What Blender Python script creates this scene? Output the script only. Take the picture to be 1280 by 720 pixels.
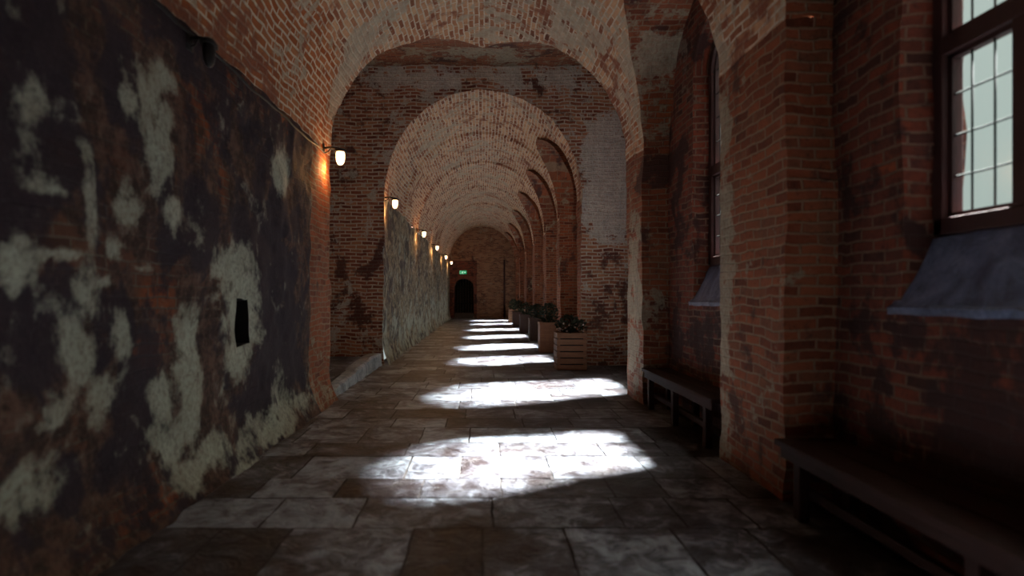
import bpy, bmesh, math, random
import numpy as np
from mathutils import Vector
random.seed(7)
for o in list(bpy.data.objects): bpy.data.objects.remove(o)
S = bpy.context.scene
COL = S.collection
F = 760.0                      # focal length in pixels of a 1280 wide frame
H = 1.5                        # eye height

# ------------------------------------------------------------------ camera
cd = bpy.data.cameras.new('camera'); cam = bpy.data.objects.new('camera', cd); COL.objects.link(cam)
cam.location = (0, 0, H); cam.rotation_euler = (math.pi/2, 0, 0)
cd.sensor_width = 36; cd.lens = F/1280*36
cd.shift_x = 37/1280; cd.shift_y = 9/1280
cd.clip_start = .05; cd.clip_end = 300
cd.dof.use_dof = True; cd.dof.focus_distance = 13; cd.dof.aperture_fstop = 0.9
S.camera = cam

# ------------------------------------------------------------------ sky, sun, exposure
SUN_DIR = Vector((.72, .30, 1.0)).normalized()      # towards the sun
w = bpy.data.worlds.new('sky'); S.world = w; w.use_nodes = True
nt = w.node_tree; nt.nodes.clear()
out = nt.nodes.new('ShaderNodeOutputWorld'); bg = nt.nodes.new('ShaderNodeBackground')
tc = nt.nodes.new('ShaderNodeTexCoord')
dot = nt.nodes.new('ShaderNodeVectorMath'); dot.operation = 'DOT_PRODUCT'; dot.inputs[1].default_value = SUN_DIR
nt.links.new(tc.outputs['Generated'], dot.inputs[0])
rp = nt.nodes.new('ShaderNodeValToRGB')
rp.color_ramp.elements[0].position = .45; rp.color_ramp.elements[0].color = (.125, .142, .138, 1)
rp.color_ramp.elements[1].position = 1.0; rp.color_ramp.elements[1].color = (6.5, 6.0, 5.6, 1)
e = rp.color_ramp.elements.new(.86); e.color = (.17, .185, .178, 1)
nt.links.new(dot.outputs['Value'], rp.inputs[0]); nt.links.new(rp.outputs[0], bg.inputs[0])
bg.inputs[1].default_value = 1.9
nt.links.new(bg.outputs[0], out.inputs[0])

sd = bpy.data.lights.new('sun', 'SUN'); sun = bpy.data.objects.new('sun', sd); COL.objects.link(sun)
sd.energy = 145; sd.angle = math.radians(9); sd.color = (1.0, .95, .96)
sun.rotation_euler = (-SUN_DIR).to_track_quat('-Z', 'Y').to_euler()
sun.location = (20, 12, 30)

S.view_settings.view_transform = 'Standard'; S.view_settings.look = 'None'
S.view_settings.gamma = 1; S.view_settings.use_curve_mapping = False
S.view_settings.exposure = 0.88

# ------------------------------------------------------------------ helpers
def lin(c):
    return tuple(((v/255)/12.92 if v/255 <= .04045 else ((v/255+.055)/1.055)**2.4) for v in c) + (1,)

def _h(ix, iy, iz, s):
    n = (ix*374761393 + iy*668265263 + iz*2147483647 + s*974711) & 0xffffffff
    n = ((n ^ (n >> 13))*1274126177) & 0xffffffff
    n = n ^ (n >> 16)
    return (n & 0xffff)/65535.0*2-1
def vnoise(P, scale, seed):
    Q = P*scale; I = np.floor(Q).astype(np.int64); f = Q-I; f = f*f*(3-2*f)
    r = 0
    for dx in (0, 1):
        for dy in (0, 1):
            for dz in (0, 1):
                wgt = (f[:, 0] if dx else 1-f[:, 0])*(f[:, 1] if dy else 1-f[:, 1])*(f[:, 2] if dz else 1-f[:, 2])
                r = r + wgt*_h(I[:, 0]+dx, I[:, 1]+dy, I[:, 2]+dz, seed)
    return r
def wobble(P, amp=1.0):
    """small shared displacement of the old masonry, a function of position so that seams stay shut"""
    P = np.asarray(P, float)
    D = np.zeros_like(P)
    for k in range(3):
        D[:, k] = .018*vnoise(P, 1.1, 11+k) + .018*vnoise(P, 3.3, 21+k) + .012*vnoise(P, 8.0, 31+k)
    return P + D*amp

BLOBS = []       # (x, y, z, rx, ry, rz, channel, strength): worn plaster, soot, ochre brick, painted glow and bounce light
def blob(x, y, z, rx, ry, rz, ch, s): BLOBS.append((x, y, z, rx, ry, rz, ch, s))
def masks(P):
    M = np.zeros((len(P), 3))
    for (x, y, z, rx, ry, rz, ch, s) in BLOBS:
        d = np.sqrt(((P[:, 0]-x)/rx)**2 + ((P[:, 1]-y)/ry)**2 + ((P[:, 2]-z)/rz)**2)
        v = s*np.clip(1.5-d, 0, 1)
        if s > 0: M[:, ch] = np.maximum(M[:, ch], v)
        else: M[:, ch] += v
    return M

class MB:
    """collects structured sheets, boxes, tubes; build() links ONE mesh object"""
    def __init__(s): s.v = []; s.f = []; s.uv = []; s.sm = []; s.mi = []
    def quadgrid(s, P, UV, flip=False, smooth=True, mi=0):
        n, m = P.shape[0], P.shape[1]; b = len(s.v)
        s.v += [tuple(p) for p in P.reshape(-1, 3)]
        for i in range(n-1):
            for j in range(m-1):
                ids = [(i, j), (i+1, j), (i+1, j+1), (i, j+1)]
                if flip: ids.reverse()
                s.f.append([b+a*m+c for a, c in ids]); s.uv.append([tuple(UV[a, c]) for a, c in ids]); s.sm.append(smooth); s.mi.append(mi)
    def sheet(s, fn, us, vs, uvf, flip=False, wob=1.0, smooth=True, mi=0):
        P = np.array([[fn(u, v) for v in vs] for u in us], float)
        UV = np.array([[uvf(u, v) for v in vs] for u in us], float)
        if wob: P = wobble(P.reshape(-1, 3), wob).reshape(P.shape)
        s.quadgrid(P, UV, flip, smooth, mi)
    def face(s, pts, uv=None, smooth=False, mi=0):
        b = len(s.v); s.v += [tuple(p) for p in pts]; s.f.append(list(range(b, b+len(pts))))
        s.uv.append(uv or [(p[0]+p[1], p[2]) for p in pts]); s.sm.append(smooth); s.mi.append(mi)
    def box(s, a, b, mi=0, bev=0.0, rot=None, c=None, taper=0):
        x0, y0, z0 = a; x1, y1, z1 = b
        pts = []
        t = bev
        bm = bmesh.new(); bmesh.ops.create_cube(bm, size=1)
        for v in bm.verts:
            v.co = Vector((x0+(v.co.x+.5)*(x1-x0), y0+(v.co.y+.5)*(y1-y0), z0+(v.co.z+.5)*(z1-z0)))
        if t > 0: bmesh.ops.bevel(bm, geom=list(bm.edges), offset=t, segments=2, affect='EDGES', profile=.5)
        s.frombm(bm, rot, c, mi)
    def frombm(s, bm, rot=None, c=None, mi=0, smooth=False):
        from mathutils import Matrix
        if rot is not None:
            cc = Vector(c if c else (0, 0, 0))
            for v in bm.verts: v.co = rot @ (v.co-cc) + cc
        bm.verts.ensure_lookup_table(); b = len(s.v)
        s.v += [tuple(v.co) for v in bm.verts]
        for f in bm.faces:
            s.f.append([b+v.index for v in f.verts])
            nrm = f.normal
            s.uv.append([(v.co.y if abs(nrm.x) > .5 else v.co.x, v.co.z if abs(nrm.z) < .7 else v.co.y) for v in f.verts]); s.sm.append(smooth); s.mi.append(mi)
        bm.free()
    def tube(s, pts, r, n=8, cap=True, mi=0):
        pts = [Vector(p) for p in pts]; rs = r if isinstance(r, (list, tuple)) else [r]*len(pts)
        b = len(s.v)
        prev = None
        for i, p in enumerate(pts):
            d = (pts[min(i+1, len(pts)-1)]-pts[max(i-1, 0)]).normalized()
            a = prev if prev is not None else (Vector((0, 0, 1)) if abs(d.z) < .9 else Vector((1, 0, 0)))
            a = (a-d*a.dot(d)).normalized(); prev = a; c = d.cross(a)
            for k in range(n):
                t = 2*math.pi*k/n; s.v.append(tuple(p+(a*math.cos(t)+c*math.sin(t))*rs[i]))
        for i in range(len(pts)-1):
            for k in range(n):
                s.f.append([b+i*n+k, b+i*n+(k+1) % n, b+(i+1)*n+(k+1) % n, b+(i+1)*n+k]); s.uv.append([(0, 0)]*4); s.sm.append(True); s.mi.append(mi)
        if cap:
            s.f.append([b+k for k in range(n)][::-1]); s.uv.append([(0, 0)]*n); s.sm.append(False); s.mi.append(mi)
            s.f.append([b+(len(pts)-1)*n+k for k in range(n)]); s.uv.append([(0, 0)]*n); s.sm.append(False); s.mi.append(mi)
    def lathe(s, prof, cx, cy, n=16, mi=0):
        b = len(s.v)
        for (r, z) in prof:
            for k in range(n):
                t = 2*math.pi*k/n; s.v.append((cx+r*math.cos(t), cy+r*math.sin(t), z))
        for i in range(len(prof)-1):
            for k in range(n):
                s.f.append([b+i*n+k, b+i*n+(k+1) % n, b+(i+1)*n+(k+1) % n, b+(i+1)*n+k]); s.uv.append([(0, 0)]*4); s.sm.append(True); s.mi.append(mi)
    def build(s, name, mats, parent=None, kind=None, dense=False):
        me = bpy.data.meshes.new(name); me.from_pydata(s.v, [], s.f)
        ul = me.uv_layers.new(name='UVMap')
        flat = [c for f in s.uv for uv in f for c in uv]
        ul.data.foreach_set('uv', flat)
        me.polygons.foreach_set('use_smooth', s.sm); me.polygons.foreach_set('material_index', s.mi)
        for m in (mats if isinstance(mats, (list, tuple)) else [mats]): me.materials.append(m)
        if dense:
            A = masks(np.array(s.v)); at = me.attributes.new('wear_light', 'FLOAT_COLOR', 'POINT')
            at.data.foreach_set('color', np.hstack([A, np.ones((len(A), 1))]).ravel())
        me.update()
        o = bpy.data.objects.new(name, me); COL.objects.link(o)
        if parent: o.parent = parent
        if kind: o['kind'] = kind
        return o
def empty(name, loc, label=None, cat=None, group=None, kind=None, rz=0):
    o = bpy.data.objects.new(name, None); COL.objects.link(o); o.location = loc; o.rotation_euler = (0, 0, rz); o.empty_display_size = .2
    if label: o['label'] = label
    if cat: o['category'] = cat
    if group: o['group'] = group
    if kind: o['kind'] = kind
    return o
def tag(o, label, cat, group=None):
    o['label'] = label; o['category'] = cat
    if group: o['group'] = group
    return o
def L(a, b, n): return list(np.linspace(a, b, n))
def Lc(a, b, n):   # cosine spacing: dense at both ends
    return [a+(b-a)*(1-math.cos(math.pi*i/(n-1)))/2 for i in range(n)]

# ------------------------------------------------------------------ materials
class NT:
    def __init__(s, name):
        s.m = bpy.data.materials.new(name); s.m.use_nodes = True; s.t = s.m.node_tree
        s.b = s.t.nodes['Principled BSDF']; s.o = s.t.nodes['Material Output']
    def n(s, ty, **k):
        nd = s.t.nodes.new(ty)
        for a, b in k.items(): setattr(nd, a, b)
        return nd
    def l(s, a, b): s.t.links.new(a, b)
    def set(s, nd, i, v):
        if hasattr(v, 'is_linked') or isinstance(v, bpy.types.NodeSocket): s.l(v, nd.inputs[i])
        else: nd.inputs[i].default_value = v
    def math(s, op, a, b=0.0, clamp=False):
        nd = s.n('ShaderNodeMath', operation=op, use_clamp=clamp); s.set(nd, 0, a); s.set(nd, 1, b); return nd.outputs[0]
    def noise(s, vec, scale, detail=4, rough=.6, dist=0.0):
        nd = s.n('ShaderNodeTexNoise'); s.l(vec, nd.inputs['Vector']); nd.inputs['Scale'].default_value = scale
        nd.inputs['Detail'].default_value = detail; nd.inputs['Roughness'].default_value = rough; nd.inputs['Distortion'].default_value = dist
        return nd.outputs['Fac']
    def ramp(s, fac, stops):
        nd = s.n('ShaderNodeValToRGB'); s.l(fac, nd.inputs[0]); cr = nd.color_ramp
        for i, (p, c) in enumerate(stops):
            el = cr.elements[i] if i < 2 else cr.elements.new(p)
            el.position = p; el.color = c if len(c) == 4 else lin(c)
        return nd.outputs[0]
    def step(s, fac, a, b):
        nd = s.n('ShaderNodeMapRange', interpolation_type='SMOOTHSTEP'); s.l(fac, nd.inputs[0])
        nd.inputs[1].default_value = a; nd.inputs[2].default_value = b; return nd.outputs[0]
    def mix(s, fac, a, b, mode='MIX'):
        nd = s.n('ShaderNodeMix', data_type='RGBA', blend_type=mode); s.set(nd, 0, fac)
        for i, v in ((6, a), (7, b)):
            if isinstance(v, tuple): nd.inputs[i].default_value = v if len(v) == 4 else lin(v)
            else: s.l(v, nd.inputs[i])
        return nd.outputs[2]
    def bump(s, h, strength, dist, prev=None):
        nd = s.n('ShaderNodeBump'); s.l(h, nd.inputs['Height']); nd.inputs['Strength'].default_value = strength; nd.inputs['Distance'].default_value = dist
        if prev is not None: s.l(prev, nd.inputs['Normal'])
        return nd.outputs[0]

def masonry(name, bricks, mortar, lime_col, lime_t=.62, soot_col=(24, 16, 17), soot_t=.64, rough=.85, ochre=(178, 92, 44), mort_size=.011, plaster=False, coat=(70, 50, 44), lime2=None, dirt=.5, spec=.25, scale=1.0, bw=.235, rh=.078):
    """old hand-laid brick with lime wash / plaster remnants, soot and ochre bricks; wear attribute: R lime and painted bounce light, G soot, B ochre and painted glow"""
    k = NT(name); geo = k.n('ShaderNodeNewGeometry'); P = geo.outputs['Position']
    uv = k.n('ShaderNodeUVMap', uv_map='UVMap').outputs[0]
    wn = k.n('ShaderNodeTexNoise'); k.l(P, wn.inputs['Vector']); wn.inputs['Scale'].default_value = 5; wn.inputs['Detail'].default_value = 3
    sub = k.n('ShaderNodeVectorMath', operation='SUBTRACT'); k.l(wn.outputs['Color'], sub.inputs[0]); sub.inputs[1].default_value = (.5, .5, .5)
    sc = k.n('ShaderNodeVectorMath', operation='SCALE'); k.l(sub.outputs[0], sc.inputs[0]); sc.inputs['Scale'].default_value = .022
    ad = k.n('ShaderNodeVectorMath', operation='ADD'); k.l(uv, ad.inputs[0]); k.l(sc.outputs[0], ad.inputs[1])
    br = k.n('ShaderNodeTexBrick', offset=.5, squash=1.0); k.l(ad.outputs[0], br.inputs['Vector'])
    br.inputs['Color1'].default_value = (0, 0, 0, 1); br.inputs['Color2'].default_value = (1, 1, 1, 1); br.inputs['Mortar'].default_value = (.5, .5, .5, 1)
    br.inputs['Scale'].default_value = 1/scale; br.inputs['Mortar Size'].default_value = mort_size; br.inputs['Mortar Smooth'].default_value = .35
    br.inputs['Brick Width'].default_value = bw; br.inputs['Row Height'].default_value = rh
    tint = br.outputs['Color']; mort = br.outputs['Fac']
    n1 = k.noise(P, 1.3, 5, .62); n2 = k.noise(P, 7, 5, .65); n3 = k.noise(P, 26, 4, .7)
    t = k.math('ADD', k.math('MULTIPLY', tint, .55), k.math('ADD', k.math('MULTIPLY', n1, .5), k.math('MULTIPLY', n2, .35)))
    t = k.math('SUBTRACT', t, .2)
    col = k.ramp(t, [(p, c) for p, c in zip(np.linspace(.1, .95, len(bricks)), bricks)])
    at = k.n('ShaderNodeAttribute', attribute_name='wear_light', attribute_type='GEOMETRY')
    sp = k.n('ShaderNodeSeparateColor'); k.l(at.outputs['Color'], sp.inputs[0])
    r, g, b = sp.outputs
    # ochre bricks, and painted lamp glow on the vault haunch
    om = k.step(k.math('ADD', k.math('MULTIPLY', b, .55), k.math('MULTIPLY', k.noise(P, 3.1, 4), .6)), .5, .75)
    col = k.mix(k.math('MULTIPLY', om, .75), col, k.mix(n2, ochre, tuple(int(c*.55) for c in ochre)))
    mcol = k.mix(n2, mortar, tuple(int(c*.62) for c in mortar))
    col = k.mix(k.math('MULTIPLY', mort, .9), col, mcol)
    # dirt
    col = k.mix(k.math('MULTIPLY', k.step(n3, .5, .75), dirt), col, tuple(int(c*.9) for c in soot_col))
    # soot
    def big(sc1, sc2):
        a = k.math('MULTIPLY', k.math('SUBTRACT', k.noise(P, sc1, 6, .6, .7), .5), 1.7)
        b_ = k.math('MULTIPLY', k.math('SUBTRACT', k.noise(P, sc2, 5, .65), .5), 1.1)
        return k.math('ADD', k.math('ADD', a, b_), .5)
    if plaster:      # thin brown render coat over most of the brick
        cm = k.step(k.math('SUBTRACT', big(1.1, 5.0), k.math('MULTIPLY', b, .35)), .22, .36)
        cv = k.step(k.math('ADD', k.math('MULTIPLY', n2, .7), k.math('MULTIPLY', n3, .4)), .42, .70)
        col = k.mix(k.math('MULTIPLY', cm, .85), col, k.mix(cv, tuple(int(c*.62) for c in coat), tuple(int(c*1.45) for c in coat)))
        mort = k.math('MULTIPLY', mort, k.math('SUBTRACT', 1.0, k.math('MULTIPLY', cm, .85)))
    sm = k.step(k.math('ADD', k.math('MULTIPLY', g, .6), big(1.2, 4.1)), soot_t-.03, soot_t+.2)
    col = k.mix(k.math('MULTIPLY', sm, .9), col, k.mix(n3, soot_col, tuple(int(c*1.9) for c in soot_col)))
    # lime wash / plaster, and painted bounce light on the far vault
    lm = k.step(k.math('ADD', k.math('MULTIPLY', r, .62), big(1.9, 7.0)), lime_t-(.08 if plaster else 0), lime_t+(.30 if plaster else .14))
    keep = k.math('SUBTRACT', 1.0, k.math('MULTIPLY', k.step(n3, .42, .68), .5))
    lc = k.mix(n2, lime_col, lime2 or tuple(int(c*.55) for c in lime_col))
    lf = k.math('MULTIPLY', lm, keep)
    if not plaster: lf = k.math('MULTIPLY', lf, .92)
    col = k.mix(lf, col, lc)
    k.l(col, k.b.inputs['Base Color'])
    k.b.inputs['Roughness'].default_value = rough; k.b.inputs['Specular IOR Level'].default_value = spec
    hb = k.math('SUBTRACT', 1.0, k.math('MULTIPLY', mort, 1.0))
    if plaster: hb = k.math('MULTIPLY', hb, k.math('SUBTRACT', 1.0, k.math('MULTIPLY', lm, .9)))
    hgt = k.math('ADD', hb, k.math('ADD', k.math('MULTIPLY', n2, .8), k.math('MULTIPLY', n3, .7)))
    hgt = k.math('ADD', hgt, k.math('MULTIPLY', lm, .5 if plaster else .2))
    k.l(k.bump(hgt, .75, .014), k.b.inputs['Normal'])
    return k.m

def simple(name, col, rough=.6, col2=None, scale=8, metal=0, bump=0.3, stretch=None, emit=None, spec=.4):
    k = NT(name); geo = k.n('ShaderNodeTexCoord'); P = geo.outputs['Object']
    if stretch:
        mp = k.n('ShaderNodeMapping'); k.l(P, mp.inputs[0]); mp.inputs['Scale'].default_value = stretch; P = mp.outputs[0]
    n = k.noise(P, scale, 5, .65)
    k.l(k.mix(n, col, col2 or tuple(int(c*.6) for c in col)), k.b.inputs['Base Color'])
    k.b.inputs['Roughness'].default_value = rough; k.b.inputs['Metallic'].default_value = metal; k.b.inputs['Specular IOR Level'].default_value = spec
    if bump: k.l(k.bump(n, bump, .01), k.b.inputs['Normal'])
    if emit:
        k.b.inputs['Emission Color'].default_value = emit[0]; k.b.inputs['Emission Strength'].default_value = emit[1]
    return k.m

M = {}
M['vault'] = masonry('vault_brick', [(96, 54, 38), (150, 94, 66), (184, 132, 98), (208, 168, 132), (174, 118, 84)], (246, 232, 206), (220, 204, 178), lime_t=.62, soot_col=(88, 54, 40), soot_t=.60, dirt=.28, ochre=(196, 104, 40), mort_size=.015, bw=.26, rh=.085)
M['red'] = masonry('red_brick', [(42, 26, 22), (78, 42, 33), (120, 58, 38), (82, 46, 37), (164, 80, 42)], (128, 104, 86), (150, 138, 124), lime_t=.92, soot_col=(34, 20, 19), soot_t=.54, dirt=.45)
M['pier'] = masonry('pier_brick', [(66, 36, 26), (118, 60, 38), (146, 82, 52), (116, 72, 52), (160, 104, 70)], (160, 132, 106), (190, 176, 150), lime_t=.72, soot_col=(48, 32, 28), soot_t=.62, dirt=.45)
M['cross'] = masonry('arch_wall_brick', [(96, 52, 40), (148, 90, 66), (184, 130, 98), (156, 108, 82)], (238, 224, 200), (246, 240, 226), lime_t=.60, soot_col=(56, 34, 30), soot_t=.64, dirt=.3, mort_size=.015)
M['left'] = masonry('plastered_wall', [(58, 38, 32), (84, 54, 42), (104, 68, 50), (80, 56, 46)], (120, 108, 92), (196, 198, 178), lime_t=.72, lime2=(116, 114, 96), soot_col=(32, 26, 30), soot_t=.46, dirt=.5, plaster=True, mort_size=.008, coat=(72, 54, 46))
M['leftfar'] = masonry('mottled_wall', [(90, 72, 54), (128, 104, 78), (140, 124, 100), (108, 90, 70)], (150, 142, 124), (190, 190, 172), lime_t=.60, lime2=(120, 122, 108), soot_col=(46, 38, 36), soot_t=.50, dirt=.35, plaster=True, mort_size=.008, coat=(118, 104, 84))
M['endwall'] = masonry('end_wall_brick', [(80, 50, 40), (120, 78, 58), (156, 116, 88), (120, 84, 64)], (170, 150, 124), (186, 170, 146), lime_t=.7, soot_col=(50, 34, 30), soot_t=.66, dirt=.4)
M['niche'] = simple('dark_niche', (26, 19, 17), .95, (14, 10, 10), 12)  # near-black over the whole inside of the niche

def stone_mat(name, c1, c2, c3, rough=.5, attr=True):
    k = NT(name); P = k.n('ShaderNodeNewGeometry').outputs['Position']
    n1 = k.noise(P, 1.5, 5, .65, .6); n2 = k.noise(P, 5, 6, .72, 1.0); n3 = k.noise(P, 30, 4, .7)
    t = k.math('ADD', k.math('ADD', k.math('MULTIPLY', n1, .8), k.math('MULTIPLY', n2, .9)), -.35)
    if attr:
        at = k.n('ShaderNodeAttribute', attribute_name='slab', attribute_type='GEOMETRY')
        t = k.math('ADD', t, k.math('MULTIPLY', k.math('SUBTRACT', at.outputs['Fac'], .5), .24))
    col = k.ramp(t, [(.34, c1), (.70, c3), (.50, c2)])
    col = k.mix(k.math('MULTIPLY', k.step(n3, .5, .75), .3), col, tuple(int(c*.6) for c in c1))
    k.l(col, k.b.inputs['Base Color'])
    k.l(k.math('ADD', k.math('MULTIPLY', n2, .35), rough-.18), k.b.inputs['Roughness'])
    k.b.inputs['Specular IOR Level'].default_value = .35
    k.l(k.bump(k.math('ADD', n2, k.math('MULTIPLY', n3, .35)), .9, .035), k.b.inputs['Normal'])
    return k.m
M['flag'] = stone_mat('flagstone', (36, 28, 30), (76, 75, 82), (150, 158, 168), rough=.40)
M['joint'] = simple('floor_joint', (100, 94, 92), .9, (40, 34, 32), 14)
M['kerb'] = stone_mat('kerb_stone', (120, 126, 132), (158, 164, 170), (190, 194, 196), rough=.55, attr=False)
M['sill'] = stone_mat('slate_sill', (66, 72, 92), (96, 104, 128), (130, 138, 162), rough=.42, attr=False)
M['bench'] = simple('dark_bench_wood', (58, 30, 22), .75, (26, 14, 12), 5, spec=.2, stretch=(8, 1, 8))
M['frame'] = simple('window_timber', (66, 34, 30), .6, (42, 22, 22), 6, stretch=(6, 6, 1))
M['lead'] = simple('lead_came', (52, 56, 54), .9, (36, 38, 38), 10, bump=0, spec=.05)
M['stonemull'] = simple('stone_reveal', (176, 150, 122), .8, (120, 96, 74), 6)
M['black'] = simple('black_iron', (20, 18, 18), .5, (30, 26, 24), 20, spec=.3)
M['crate'] = simple('crate_wood', (150, 108, 78), .7, (92, 54, 38), 5, stretch=(1, 1, 7))
M['crate2'] = simple('dark_planter_wood', (84, 56, 44), .7, (44, 28, 24), 5, stretch=(5, 5, 1))
M['leaf'] = simple('shrub_leaf', (46, 58, 34), .6, (22, 30, 20), 9, bump=0)
M['flower'] = simple('pale_flower', (214, 196, 190), .7, (180, 140, 130), 9, bump=0)
M['soil'] = simple('potting_soil', (40, 30, 24), .95, (20, 15, 12), 30)
M['oak'] = simple('door_timber', (18, 13, 12), .9, (9, 7, 6), 4, stretch=(8, 8, 1))
M['lampglass'] = simple('lamp_glass', (240, 220, 190), .4, (230, 200, 160), 5, bump=0, emit=((1.0, .62, .34, 1), 2.6))
M['green'] = simple('sign_green', (10, 120, 70), .5, (10, 110, 60), 5, bump=0, emit=((.02, .42, .17, 1), .35))
M['signwhite'] = simple('sign_white', (230, 240, 230), .5, (220, 235, 225), 5, bump=0, emit=((.8, 1, .85, 1), .35))
k = NT('window_glass')
tr = k.n('ShaderNodeBsdfTransparent'); tr.inputs[0].default_value = (.80, .88, .84, 1)
gl = k.n('ShaderNodeBsdfGlossy'); gl.inputs['Roughness'].default_value = .15
mx = k.n('ShaderNodeMixShader'); mx.inputs[0].default_value = .06
k.l(tr.outputs[0], mx.inputs[1]); k.l(gl.outputs[0], mx.inputs[2]); k.l(mx.outputs[0], k.o.inputs[0])
M['glass'] = k.m

# ------------------------------------------------------------------ layout (metres; +y runs down the corridor)
XL, XR = -2.19, 2.19          # corridor faces
ZS, RISE = 3.50, 2.42         # near vault: springing, rise
XF, ZF, RF = 2.12, 3.58, 2.32 # far vault: half width, springing, rise
XW = 2.55                     # window wall of the bays
XG = 2.80                     # glass plane
YC0, YC1 = 8.72, 13.0         # left cross passage
PX = [(-0.5, .7), (4.4, 5.6), (8.3, 9.2)]                     # near right piers
NEARBAY = [(-3.6, -0.5, XW), (.7, 4.4, XW), (5.6, 8.3, XW)]
FARBAY = [(13.6, 16.6), (17.3, 20.2), (21.2, 24.7), (25.7, 29.3), (30.7, 34.5), (35.2, 38.8)]
YEND = 39.5

def side_z(y, a, b, zs, rise):
    t = (2*y-(a+b))/(b-a); return zs+rise*math.sqrt(max(0, 1-t*t))

# --- wear blobs ----------------------------------------------------
def LW(px, py, rx, ry, ch, s):      # a remnant seen on the near left wall, given as a spot of the photo, turned into metres on the wall
    y = 2.19*F/(603-px); y2 = 2.19*F/(603-(px-rx)); y3 = 2.19*F/(603-(px+rx))
    blob(XL, y, H+(369-py)*y/F, .8, max(.04, (y3-y2)/2), ry*y/F, ch, s)
for a in [(192, 165, 16, 60), (160, 125, 10, 14), (205, 150, 9, 25), (160, 250, 18, 30), (112, 285, 10, 45), (60, 236, 22, 9), (75, 318, 25, 8),
          (105, 380, 16, 42), (102, 440, 20, 40), (130, 505, 16, 26), (62, 520, 26, 22), (30, 610, 34, 40), (120, 350, 22, 8), (150, 312, 14, 12),
          (186, 334, 15, 10), (213, 265, 10, 16), (240, 440, 13, 50), (243, 520, 12, 45), (206, 500, 12, 30), (285, 335, 14, 26), (302, 385, 22, 60), (298, 444, 14, 20),
          (215, 560, 16, 24), (262, 560, 16, 24), (330, 540, 20, 14), (290, 590, 20, 14), (365, 505, 20, 10), (225, 600, 22, 20), (15, 330, 12, 40), (152, 420, 9, 24), (110, 240, 8, 50), (350, 215, 12, 22), (210, 95, 16, 20)]:
    LW(a[0], a[1], a[2]*1.2, a[3]*1.15, 0, .85)
for a in [(335, 180, 26, 60), (340, 320, 34, 90), (350, 440, 34, 70), (180, 470, 22, 60), (140, 580, 36, 50), (165, 540, 32, 50), (250, 300, 18, 60), (50, 150, 60, 120), (40, 420, 40, 60), (150, 90, 24, 60), (160, 380, 10, 40), (200, 230, 12, 30), (320, 480, 20, 30), (90, 600, 20, 30)]:
    LW(*a, 1, .55)
for a in [(200, 390, 26, 60), (190, 440, 20, 40), (262, 150, 34, 60), (180, 620, 60, 40), (150, 200, 20, 30), (280, 230, 8, 30), (398, 200, 14, 60), (398, 420, 12, 50)]:
    LW(*a, 2, .7); LW(*a, 1, -.5)
blob(XL, 6.2, .22, .6, 2.3, .20, 0, .62); blob(XL, 8.2, 2, .6, .42, 2.2, 1, -.8); blob(XL, 8.3, 3.1, .6, .42, 1.0, 2, .9)  # orange beside the first lamp, partly its glow painted in
# near vault: ochre brick and painted lamp glow on the left haunch, lime towards the crown
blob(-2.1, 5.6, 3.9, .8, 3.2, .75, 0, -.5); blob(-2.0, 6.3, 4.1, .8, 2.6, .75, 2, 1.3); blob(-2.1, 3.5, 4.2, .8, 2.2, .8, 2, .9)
blob(-1.6, 8.6, 4.9, .5, .5, .8, 0, .5); blob(.3, 9.0, 5.9, 1.2, 1.6, .8, 0, .28); blob(-1.9, 8.6, 4.3, .3, .25, .5, 0, .8)
blob(1.4, 9.3, 5.4, .7, 1.6, .9, 0, .35)
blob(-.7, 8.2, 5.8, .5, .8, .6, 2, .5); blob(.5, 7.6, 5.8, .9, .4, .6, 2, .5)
# arch wall: lime on the right pier face, dark on the left
blob(2.75, 13, 4.0, .55, .5, .95, 0, 1.5); blob(0, 12.2, 6.4, 4, 1.3, .5, 0, .42); blob(2.7, 13, 3.3, .4, .5, .6, 0, .5); blob(-1.2, 13, 6.1, 1.1, .6, .2, 0, .6); blob(.9, 13, 6.1, 1.1, .8, .2, 0, .6)
blob(-2.8, 13, 4.5, .6, .4, 1.2, 1, .12); blob(-2.7, 13, 1.5, .9, .4, 1.2, 1, .3); blob(2.75, 13, .8, .7, .5, 1.0, 1, .3)
# far vault: bounced sunlight painted on as a pale sweep
blob(-1.0, 15.5, 5.3, .6, 1.4, .5, 0, .5); blob(0, 31, 5.6, 2.6, 7, 1.6, 0, .30); blob(-.2, 22, 5.9, 1.6, 5, .6, 0, .2)
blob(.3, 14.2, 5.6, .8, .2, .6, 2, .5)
blob(-2.12, 20, .4, .5, 9, .7, 0, .35); blob(-2.12, 31, .6, .5, 8, .9, 0, .4)
# right piers: worn pale arrises
blob(2.15, 5.6, 1.9, .3, .26, 1.8, 0, .8); blob(2.15, 5.1, 2.6, .3, .5, 2.4, 2, .35); blob(2.15, 8.8, 1.4, .3, .5, 1.6, 0, .6)
blob(2.3, 8.0, 4.5, .5, 1.0, .75, 0, .62); blob(2.3, 8.3, 3.9, .4, .6, .5, 2, .7); blob(2.4, 8.3, 3.2, .5, .4, .25, 1, .45)
blob(2.55, 6.5, .5, .3, 3, .9, 1, .25); blob(2.55, 2.8, .4, .3, 3, .7, 1, .3)

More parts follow.
